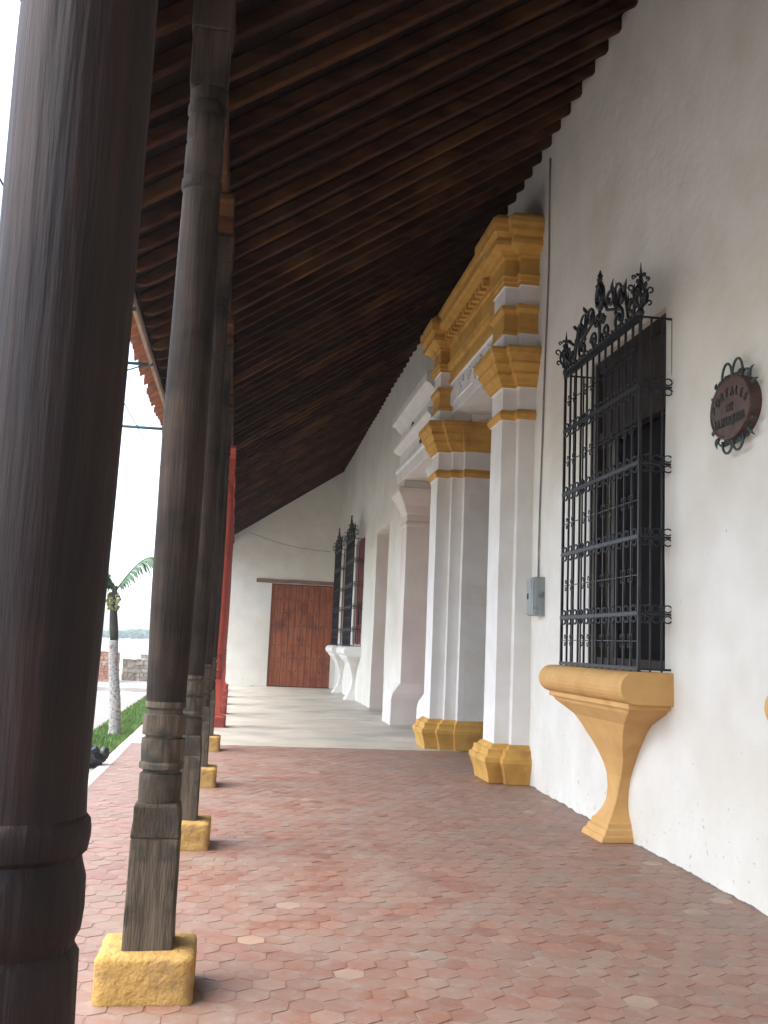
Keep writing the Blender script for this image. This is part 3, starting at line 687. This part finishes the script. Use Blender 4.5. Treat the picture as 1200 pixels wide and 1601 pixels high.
def rough_block(x0, x1, y0, y1, z0, z1, amp, seed):
    me = bpy.data.meshes.new('plinth'); bm = bmesh.new(); bmesh.ops.create_cube(bm, size=1)
    bmesh.ops.subdivide_edges(bm, edges=bm.edges, cuts=9, use_grid_fill=True)
    for v in bm.verts:
        c = v.co.copy(); s = Vector(((x1-x0), (y1-y0), (z1-z0))); p = Vector((c.x*s.x, c.y*s.y, c.z*s.z))
        r_ = .024; q = Vector([max(-s[i]/2+r_, min(s[i]/2-r_, p[i])) for i in range(3)]); dd = p-q
        if c.z < -.49: q.z = -s.z/2; dd.z = 0
        if dd.length > 1e-6: p = q+dd.normalized()*min(r_, dd.length)
        nn = amp*noise.noise_vector(p*11+Vector((seed, 0, 0)))+amp*.5*noise.noise_vector(p*31+Vector((seed, 3, 0)))
        if c.z < -.49: nn.z = 0
        v.co = p+nn+Vector(((x0+x1)/2, (y0+y1)/2, (z0+z1)/2))
    for f in bm.faces: f.smooth = True
    bm.to_mesh(me); bm.free(); return me
def column(label, x, y, style, rot=0, group='turned wooden columns along the arcade'):
    t = thing('column', label, 'column', (x, y, 0), group)
    plm = {'grey': M['stonebase'], 'dark': M['stonebase'], 'red': M['red_paint']}[style]
    me = rough_block(-.20, .20, -.19, .18, -.01, .188, .005, y*3.1); me.materials.append(plm)
    o = bpy.data.objects.new('plinth', me); COL.objects.link(o); o.parent = t
    o['label'] = {'red': 'rough plinth painted red', 'grey': 'rough plinth painted ochre', 'dark': 'rough plinth painted ochre'}[style]
    if style == 'red':
        b = MB(); b.box(-.12, .12, -.12, .12, .18, .24); s_ = b.build('plinth_step', M['red_paint'], t, bevel=.01)
    shm = {'grey': M['wood_col'], 'dark': M['wood_col_red'], 'red': M['red_paint']}[style]
    gm = {'grey': M['wood_grey'], 'dark': M['wood_col_red'], 'red': M['red_paint']}[style]
    mm = {'grey': M['wood_moss'], 'dark': M['wood_col_red'], 'red': M['red_paint']}[style]
    b = MB()
    rings = []
    for z, h_ in ((.17, .104), (.3, .103), (.5, .102), (.632, .101), (.64, .0965)):
        rings.append([(sx*h_+.003*noise.noise(Vector((z*5, sx, y))), sy*h_+.003*noise.noise(Vector((z*5, sy, y+3))), z) for sx, sy in ((-1, -1), (1, -1), (1, 1), (-1, 1))])
    b.loft(rings, 0, caps=(True, True)); bb = b.build('base_block', gm, t, bevel=.008)
    b = MB(); rings = []
    for z, h_ in ((.635, .094), (.645, .099), (.71, .097), (.765, .094), (.778, .088)):
        rings.append([(sx*h_+.006*noise.noise(Vector((z*15, sx, y))), sy*h_+.006*noise.noise(Vector((z*15, sy, y+3))), z) for sx, sy in ((-1, -1), (0, -1.03), (1, -1), (1.03, 0), (1, 1), (0, 1.03), (-1, 1), (-1.03, 0))])
    b.loft(rings); b.build('worn_collar', mm, t, bevel=.006)
    b = MB(); pr = column_profile()
    if style == 'dark':   # fatter rings on this one
        pr = [(r_*(1.0 if z > 1.24 else 1.05), z) for r_, z in pr if not (.9 < z < 1.235)]
        ins = [(.097, .9), (.094, 1.0), (.093, 1.06), (.086, 1.072), (.087, 1.08), (.093, 1.092), (.0955, 1.12), (.0945, 1.16), (.088, 1.183), (.087, 1.190), (.094, 1.197), (.0965, 1.212), (.097, 1.225), (.095, 1.238), (.089, 1.245)]
        k = next(i for i, q in enumerate(pr) if q[1] > 1.21); pr = pr[:k]+ins+[q for q in pr[k:] if q[1] > 1.26]
        pr.sort(key=lambda q: q[1])
    mis = [1 if z < .9 else (2 if z < 1.2 else 0) for r_, z in pr]
    b.lathe(pr, (0, 0, 0), 32, mis=mis, wob=.035)
    b.build('shaft', [shm, mm, gm], t)
    b = MB(); b.box(-.088, .088, -.09, .09, 4.075, 4.36); b.box(-.096, .096, -.10, .10, 4.36, 4.56+.001)
    b.build('head_block', M['wood_col'] if style != 'red' else M['red_paint'], t, bevel=.008)
    zb = zroof(-.33, y)-.205
    b = MB(); prof = [(-.50, zb), (-.50, zb-.05), (-.44, zb-.055), (-.40, zb-.10), (-.34, zb-.105), (-.28, zb-.15), (.28, zb-.15), (.34, zb-.105), (.40, zb-.10), (.44, zb-.055), (.50, zb-.05), (.50, zb)]
    rings = [[(xo, yv, zv) for yv, zv in prof] for xo in (-.09, .09)]
    b.loft(rings); b.build('bracket', M['wood_roof'] if style != 'red' else M['red_paint'], t, bevel=.008)
    t.rotation_euler = (0, 0, 0)
    return t
def colx(y): return -.292-.0046*(y-4.4)
column('big dark turned column filling the left edge, nearest the camera', -.283, 1.43, 'dark')
column('grey brown column on the large ochre block, second from the camera', colx(4.4), 4.40, 'grey')
column('third wooden column, on an ochre block half hidden by the second', colx(7.28), 7.28, 'grey')
column('fourth wooden column, on a small ochre block beyond the third', colx(10.14), 10.14, 'grey')
column('last brown column on an ochre block, just before the red ones', colx(13.2), 13.2, 'grey')
reds = ['nearest of the red painted columns, just past the last ochre block', 'second of the red painted columns', 'third of the red painted columns, in the middle of the red row',
        'fourth of the red painted columns, one before the last', 'farthest red painted column, next to the end wall']
for yv, lab in zip((16.5, 19.2, 21.9, 24.6, 27.4), reds): column(lab, colx(yv)+.05, yv, 'red')

# ---------------------------------------------------------------- things on the wall
# round plaque
t = thing('wall_plaque', 'round copper brown plaque with green metal leaves reading PORTALES DE LA MARQUESA', 'plaque', (3.19, 5.76, 3.125))
b = MB(); 
def oval(ry, rz, x, n=40): return [(x, ry*math.cos(2*PI*k/n), rz*math.sin(2*PI*k/n)) for k in range(n)]
b.loft([oval(.262, .212, .0), oval(.262, .212, -.075), oval(.258, .208, -.085), oval(.246, .196, -.087), oval(.240, .190, -.080), oval(.001, .001, -.080)], caps=(True, False))
P0 = fixn(b.build('disc', M['plaque'], t))
def text_mesh(name, items, m, parent):
    bmx = bmesh.new()
    for (s, sz, mw) in items:
        cu = bpy.data.curves.new('t', 'FONT'); cu.body = s; cu.size = sz; cu.extrude = .003; cu.align_x = 'CENTER'; cu.align_y = 'CENTER'; cu.offset = .0022; cu.resolution_u = 3
        o = bpy.data.objects.new('t', cu); COL.objects.link(o); bpy.context.view_layer.update()
        me = bpy.data.meshes.new_from_object(o.evaluated_get(bpy.context.evaluated_depsgraph_get())); me.transform(mw); bmx.from_mesh(me)
        bpy.data.objects.remove(o); bpy.data.curves.remove(cu); bpy.data.meshes.remove(me)
    me = bpy.data.meshes.new(name); bmx.to_mesh(me); bmx.free(); me.materials.append(m)
    o = bpy.data.objects.new(name, me); COL.objects.link(o); o.parent = parent; return o
# text plane: faces -x ; reading direction runs towards -y for a viewer in the arcade
base = Matrix(((0, 0, -1, -.083), (-1, 0, 0, 0), (0, 1, 0, 0), (0, 0, 0, 1)))
items = []
wd = 'PORTALES'
for i, ch in enumerate(wd):
    a_ = (i-(len(wd)-1)/2)*.215
    px, py = .30*math.sin(a_), .30*math.cos(a_)-.195
    items.append((ch, .074, base @ Matrix.Translation((px*1.0, py, 0)) @ Matrix.Rotation(-a_*.8, 4, 'Z') @ Matrix.Diagonal((.85, 1.1, 1, 1))))
items.append(('DE', .07, base @ Matrix.Translation((0, .0, 0))))
items.append(('LA MARQUESA', .072, base @ Matrix.Translation((0, -.088, 0)) @ Matrix.Diagonal((.80, 1.15, 1, 1))))
text_mesh('lettering', items[:8], M['letters'], t); text_mesh('lettering', items[8:9], M['letters'], t); text_mesh('lettering', items[9:], M['letters'], t)
c = MB()
for sz in (1, -1):
    c = MB(); hh = .212*sz
    for sg in (-1, 1):
        c.tube([(-.06, sg*.068+.066*math.cos(q), hh*.93+sz*(.02+(.10 if sz > 0 else .075)*math.sin(q))) for q in [PI*k/12-.2 for k in range(15)]], .009, 6)
        c.tube([(-.05, sg*.16+.05*math.cos(q), hh*.82+sz*.05*math.sin(q)) for q in [2*PI*k/10 for k in range(9)]], .007, 5)
        for (yy_, zz_, an, L_) in ((.19, .74, .95, .09), (.235, .50, .45, .06)):
            ca, sa = math.cos(an), math.sin(an)*sz
            c.tube([(-.04-.02*math.sin(PI*q), sg*(yy_+ca*L_*q), zz_*hh+sa*L_*q) for q in [k/5 for k in range(6)]], [.006, .014, .016, .012, .007, .002], 5)
    for k in range(9):
        yy_ = -.12+.03*k; c.tube(spiral((yy_, hh*1.05), .02, .008, 1, 8, k, 1, x=-.05), .006, 4)
    c.build('leaf_crest', M['verdigris'], t)['label'] = 'green metal leaves and loops above the disc' if sz > 0 else 'green metal leaves and loops below the disc'
for sg in (-1, 1):
    b = MB(); b.tube([(.02, sg*.1, 0), (-.02, sg*.1, 0)], .012, 6); b.build('mounting_pin', M['iron'], t)
# meter box and cable
t = thing('meter_box', 'small grey metal box at the foot of the cable beside the near ochre pier', 'box', (wx(10.2), 10.2, 1.86))
b = MB(); b.box(-.125, .03, -.13, .13, 0, .42); body = b.build('box_body', M['box'], t, bevel=.012)
b = MB(); b.box(-.14, -.126, -.12, .12, .01, .41); dr = b.build('box_door', M['box'], t, bevel=.004); b = MB(); b.box(-.15, -.14, .05, .07, .18, .24); b.build('latch', M['iron'], dr)
b = MB(); pts = [(wx(10.2)-.02+wnoise(10.2-.0*z, z) if False else wx(10.25)-.012, 10.28-.028*(z-2.3), z) for z in [2.27+i*.35 for i in range(15)]]
b.tube([(p[0]+wnoise(p[1], p[2])-.004, p[1]+.008*math.sin(p[2]*3), p[2]) for p in pts], .011, 6)
tag(b.build('cable', M['cable']), 'thin beige cable running down the wall to the grey box', 'cable')
b = MB(); b.tube([(x, YE-.02, 4.75-.18*(x-.2)-.12*math.sin((x-.2)/2.6*PI)) for x in [.2+i*.2 for i in range(14)]], .006, 5)
tag(b.build('electric_wire', M['cable']), 'faint thin wire sagging across the end wall above the plank door', 'wire')
b = MB(); b.tube([(2.3, 14.6, zroof(2.3, 14.6)-.01), (2.5, 14.5, 6.42), (2.72, 14.45, 6.32)], .012, 5)
tag(b.build('hook_wire', M['wire']), 'short dark wire from the rafters to the far end of the ochre cornice', 'wire')

# ---------------------------------------------------------------- outside
for i, (yv, zv, xo, lab) in enumerate(((8.75, 4.44, -3.1, 'green pipe arm under the eave, the nearest, cut by the left edge'), (10.6, 4.44, -2.7, 'green pipe arm with a diagonal strut, the middle one under the eave'), (14.0, 4.44, -2.8, 'green pipe arm under the eave, farthest of the three, above the palm'))):
    b = MB(); b.tube([(-1.10, yv, zv+.0), (xo, yv, zv)], .022 if i != 1 else .018, 8)
    t = thing('pipe_arm', lab, 'bracket', (-1.1, yv, zv), 'green pipe arms under the eave')
    o = b.build('arm', M['greeniron']); o.parent = t; o.matrix_parent_inverse = Matrix.Translation((1.1, -yv, -zv))
    b = MB(); b.box(-1.15, -1.136, yv-.04, yv+.04, zv-.04, zv+.06)
    if i == 1: b.tube([(-1.2, yv, zv-.01), (-1.55, yv, zv-.16), (-1.9, yv, zv-.30)], .009, 6)
    o = b.build('mount', M['greeniron']); o.parent = t; o.matrix_parent_inverse = Matrix.Translation((1.1, -yv, -zv))
b = MB(); b.tube([(-1.95, yv, 4.60+.0275*yv-.0003*(yv-14)**2*0) for yv in [-8+i*2 for i in range(28)]], .008, 5)
b.tube([(-1.95, 16.9+.03*q, 5.065) for q in range(4)], [.01, .035, .035, .01], 8)
tag(b.build('overhead_wire', M['wire']), 'thin overhead electric wire with a small knot, outside the columns', 'wire')
# grass
rg = random.Random(3); vb = []; fb_ = []
for k in range(26000):
    yv = 12.6+rg.random()**1.5*18; x = rg.uniform(-2.10, -1.47); h = rg.uniform(.035, .09); a_ = rg.uniform(0, PI); wd_ = .004+.0003*yv; lx, ly = rg.uniform(-.03, .03), rg.uniform(-.03, .03)
    o = len(vb); vb += [(x-wd_*math.cos(a_), yv-wd_*math.sin(a_), -.065), (x+wd_*math.cos(a_), yv+wd_*math.sin(a_), -.065), (x+lx, yv+ly, -.065+h)]; fb_.append((o, o+1, o+2))
me = bpy.data.meshes.new('grass'); me.from_pydata(vb, [], fb_); me.materials.append(M['grass']); o = bpy.data.objects.new('grass', me); COL.objects.link(o)
tag(o, 'short green grass on the verge outside the columns', 'grass', kind='stuff')
# palm
t = thing('palm_tree', 'small palm with a whitewashed trunk growing from the grass verge', 'palm tree', (-1.72, 15.1, -.06))
b = MB(); pts = []; rr = []
for k in range(24):
    z = k*.062; pts.append((-.0+(-.11)*(z/1.4)+.012*math.sin(z*4), 0, z)); rr.append((.086-.022*min(1, z/1.4))*(1+.05*(k % 2)+.05*random.random()) + (.03 if k == 0 else 0))
b.tube(pts, rr, 14); b.build('trunk', M['palm_trunk'], t)
b = MB(); b.tube([(-.11, 0, 1.42), (-.13, 0, 1.6), (-.15, 0, 1.8), (-.17, 0, 2.02), (-.16, 0, 2.25)], [.062, .066, .058, .045, .034], 12); b.build('crownshaft', M['palm_dark'], t)
b = MB()
for k in range(90):
    a_ = random.uniform(0, 2*PI); zz = random.uniform(1.88, 2.14); rr_ = .10*math.sin((zz-1.84)/.33*PI)**.5*random.uniform(.5, 1.1); c = (-.17+rr_*math.cos(a_)-.0, rr_*math.sin(a_), zz)
    b.lathe([(.003, -.02), (.018, -.01), (.02, .005), (.01, .018), (.002, .022)], c, 6)
b.build('fruit', M['palm_fruit'], t)
def frond(ang, L_, rise, droop):
    b = MB(); n_ = 16; pts = []
    for k in range(n_+1):
        s_ = k/n_; hx = L_*(s_-.12*s_*s_); z = 2.15+rise*math.sin(min(1, s_*1.1)*PI*.62)-droop*s_**2.6
        pts.append(Vector((-.16+hx*math.cos(ang), hx*math.sin(ang), z)))
    b.tube(pts, [.014*(1-.75*k/n_) for k in range(n_+1)], 5)
    side = Vector((-math.sin(ang), math.cos(ang), 0))
    for k in range(3, n_*3):
        s_ = k/(n_*3); i = int(s_*n_); p = pts[i].lerp(pts[i+1], s_*n_-i); tg = (pts[i+1]-pts[i]).normalized(); ll = L_*.34*(math.sin(PI*min(1, s_*.9+.12)))**.6*random.uniform(.8, 1.05)
        for sg in (-1, 1):
            dr_ = (side*sg*.75+tg*.55+Vector((0, 0, -.35-random.random()*.35))).normalized(); q1 = p+dr_*ll*.5; q2 = p+dr_*ll+Vector((0, 0, -ll*.35)); wv = tg*.014
            b.add([p-wv, p+wv, q1+wv*1.2, q2, q1-wv*1.2], [(0, 1, 2, 4), (4, 2, 3)])
    b.build('frond', M['palm_leaf'], t)
for ang, L_, ri, dr in ((.05, 1.0, .75, .62), (2.9, .95, .75, .5), (3.5, 1.0, .45, .8), (4.0, .8, .6, .5)): frond(ang, L_, ri, dr)
# garbage bag
t = thing('trash_bag', 'crumpled black plastic bag lying on the kerb near the grass', 'bag', (-1.66, 11.55, -.03))
me = bpy.data.meshes.new('bag_body'); bm = bmesh.new(); bmesh.ops.create_icosphere(bm, subdivisions=5, radius=1)
for v in bm.verts:
    p = v.co.copy(); n1 = noise.noise(p*2.2)*.22+abs(noise.noise(p*4.5+Vector((3, 0, 0))))*.22-.08+.04*noise.noise(p*12)
    q = p*(1+n1); q = Vector((q.x*.27, q.y*.2, q.z*.135)); q.z = max(q.z, -.10)
    if q.x > .1: q.y *= max(.35, 1-(q.x-.1)*3.2)
    v.co = q+Vector((0, 0, .10))
for f in bm.faces: f.smooth = True
bm.to_mesh(me); bm.free(); me.materials.append(M['bag']); o = bpy.data.objects.new('bag_body', me); COL.objects.link(o); o.parent = t
b = MB()
for k in range(9):
    a_ = k*.7; b.tube([(.20, 0, .13), (.25+.02*math.cos(a_), .05*math.cos(a_), .17+.03*math.sin(a_)), (.28+.02*random.random(), .06*math.cos(a_), .14+.05*math.sin(a_))], [.03, .035, .014], 5)
b.build('knot', M['bag'], t)
# stone walls by the river
def stonewall(name, label, x0, x1, y0, z0, z1, m, thick=.5, cat='wall'):
    b = MB(); rw = 0; z = z0
    b.box(x0+.03, x1-.03, y0+.05, y0+thick-.05, z0, z1-.04)
    while z < z1-.03:
        h = min(random.uniform(.07, .15), z1-z); x = x0
        while x < x1:
            w_ = random.uniform(.12, .3); b.box(x+.008, min(x+w_, x1)-.008, y0+random.uniform(-.02, .02), y0+thick, z+.006, z+h-.006+(random.uniform(-.03, .03) if z+h >= z1-.03 else 0), 0, .008); x += w_
        z += h
    return tag(b.build(name, m), label, cat)
stonewall('brick_pier', 'reddish brick pier at the end of the low river wall, left of the palm trunk', -4.75, -3.72, 32.0, -.12, .86, M['brick'], .6, 'pier')
stonewall('stone_wall', 'low pale stone wall along the river behind the palm', -3.70, 6.0, 33.2, -.12, .60, M['stonewall'])
stonewall('quay_wall', 'darker low stone wall farther off, at the water edge', -4.9, 8.0, 52.0, -1.2, .36, M['stonewall'], 1.2)
sheet('quay', -40, 30, 44.001, 46, -.25, M['road'], 1.3)
kb = MB(); kb.box(-3.9, 8, 27.2, 27.4, -.12, 0.0); kb.build('far_kerb', M['kerb'])['kind'] = 'structure'
# far river bank wood
rg = random.Random(11); vb = []; fb_ = []
def tuft(x, yv, z, r_, cnt):
    for _ in range(cnt):
        p = Vector((rg.gauss(0, 1), rg.gauss(0, 1), rg.gauss(0, 1))).normalized()*r_*rg.uniform(.5, 1)
        c_ = Vector((x, yv, z))+Vector((p.x, p.y, p.z*.8)); s_ = r_*.3; o_ = len(vb)
        u_ = Vector((rg.uniform(-1, 1), rg.uniform(-1, 1), rg.uniform(-1, 1))).normalized()*s_; v_ = u_.orthogonal().normalized()*s_*.7
        vb.extend([tuple(c_-u_), tuple(c_-v_), tuple(c_+u_), tuple(c_+v_)]); fb_.append((o_, o_+1, o_+2, o_+3))
for k in range(1100):
    x = rg.uniform(-160, 60); yv = rg.uniform(333, 350); hh = 2.6+2.6*noise.noise(Vector((x*.06, 0, 0)))+rg.random()*1.6
    tuft(x, yv, -1.2+hh*.55, max(.9, hh*.5), 26)
me = bpy.data.meshes.new('riverside_wood'); me.from_pydata(vb, [], fb_); me.materials.append(M['leaf_far']); o = bpy.data.objects.new('riverside_wood', me); COL.objects.link(o)
tag(o, 'distant green trees along the far bank of the river', 'wood', kind='stuff')

# air over the river: one closed volume round the place
b = MB(); b.box(-420, 300, -60, 420, -2.7, 40); hz = b.build('haze', None or M['wall'])
hm = bpy.data.materials.new('air'); hm.use_nodes = True; hn = hm.node_tree; hn.nodes.remove(hn.nodes['Principled BSDF'])
pv = hn.nodes.new('ShaderNodeVolumePrincipled'); pv.inputs['Density'].default_value = .0014; pv.inputs['Color'].default_value = (.86, .92, .96, 1)
hn.links.new(pv.outputs[0], hn.nodes['Material Output'].inputs['Volume']); hz.data.materials.clear(); hz.data.materials.append(hm); hz['kind'] = 'stuff'
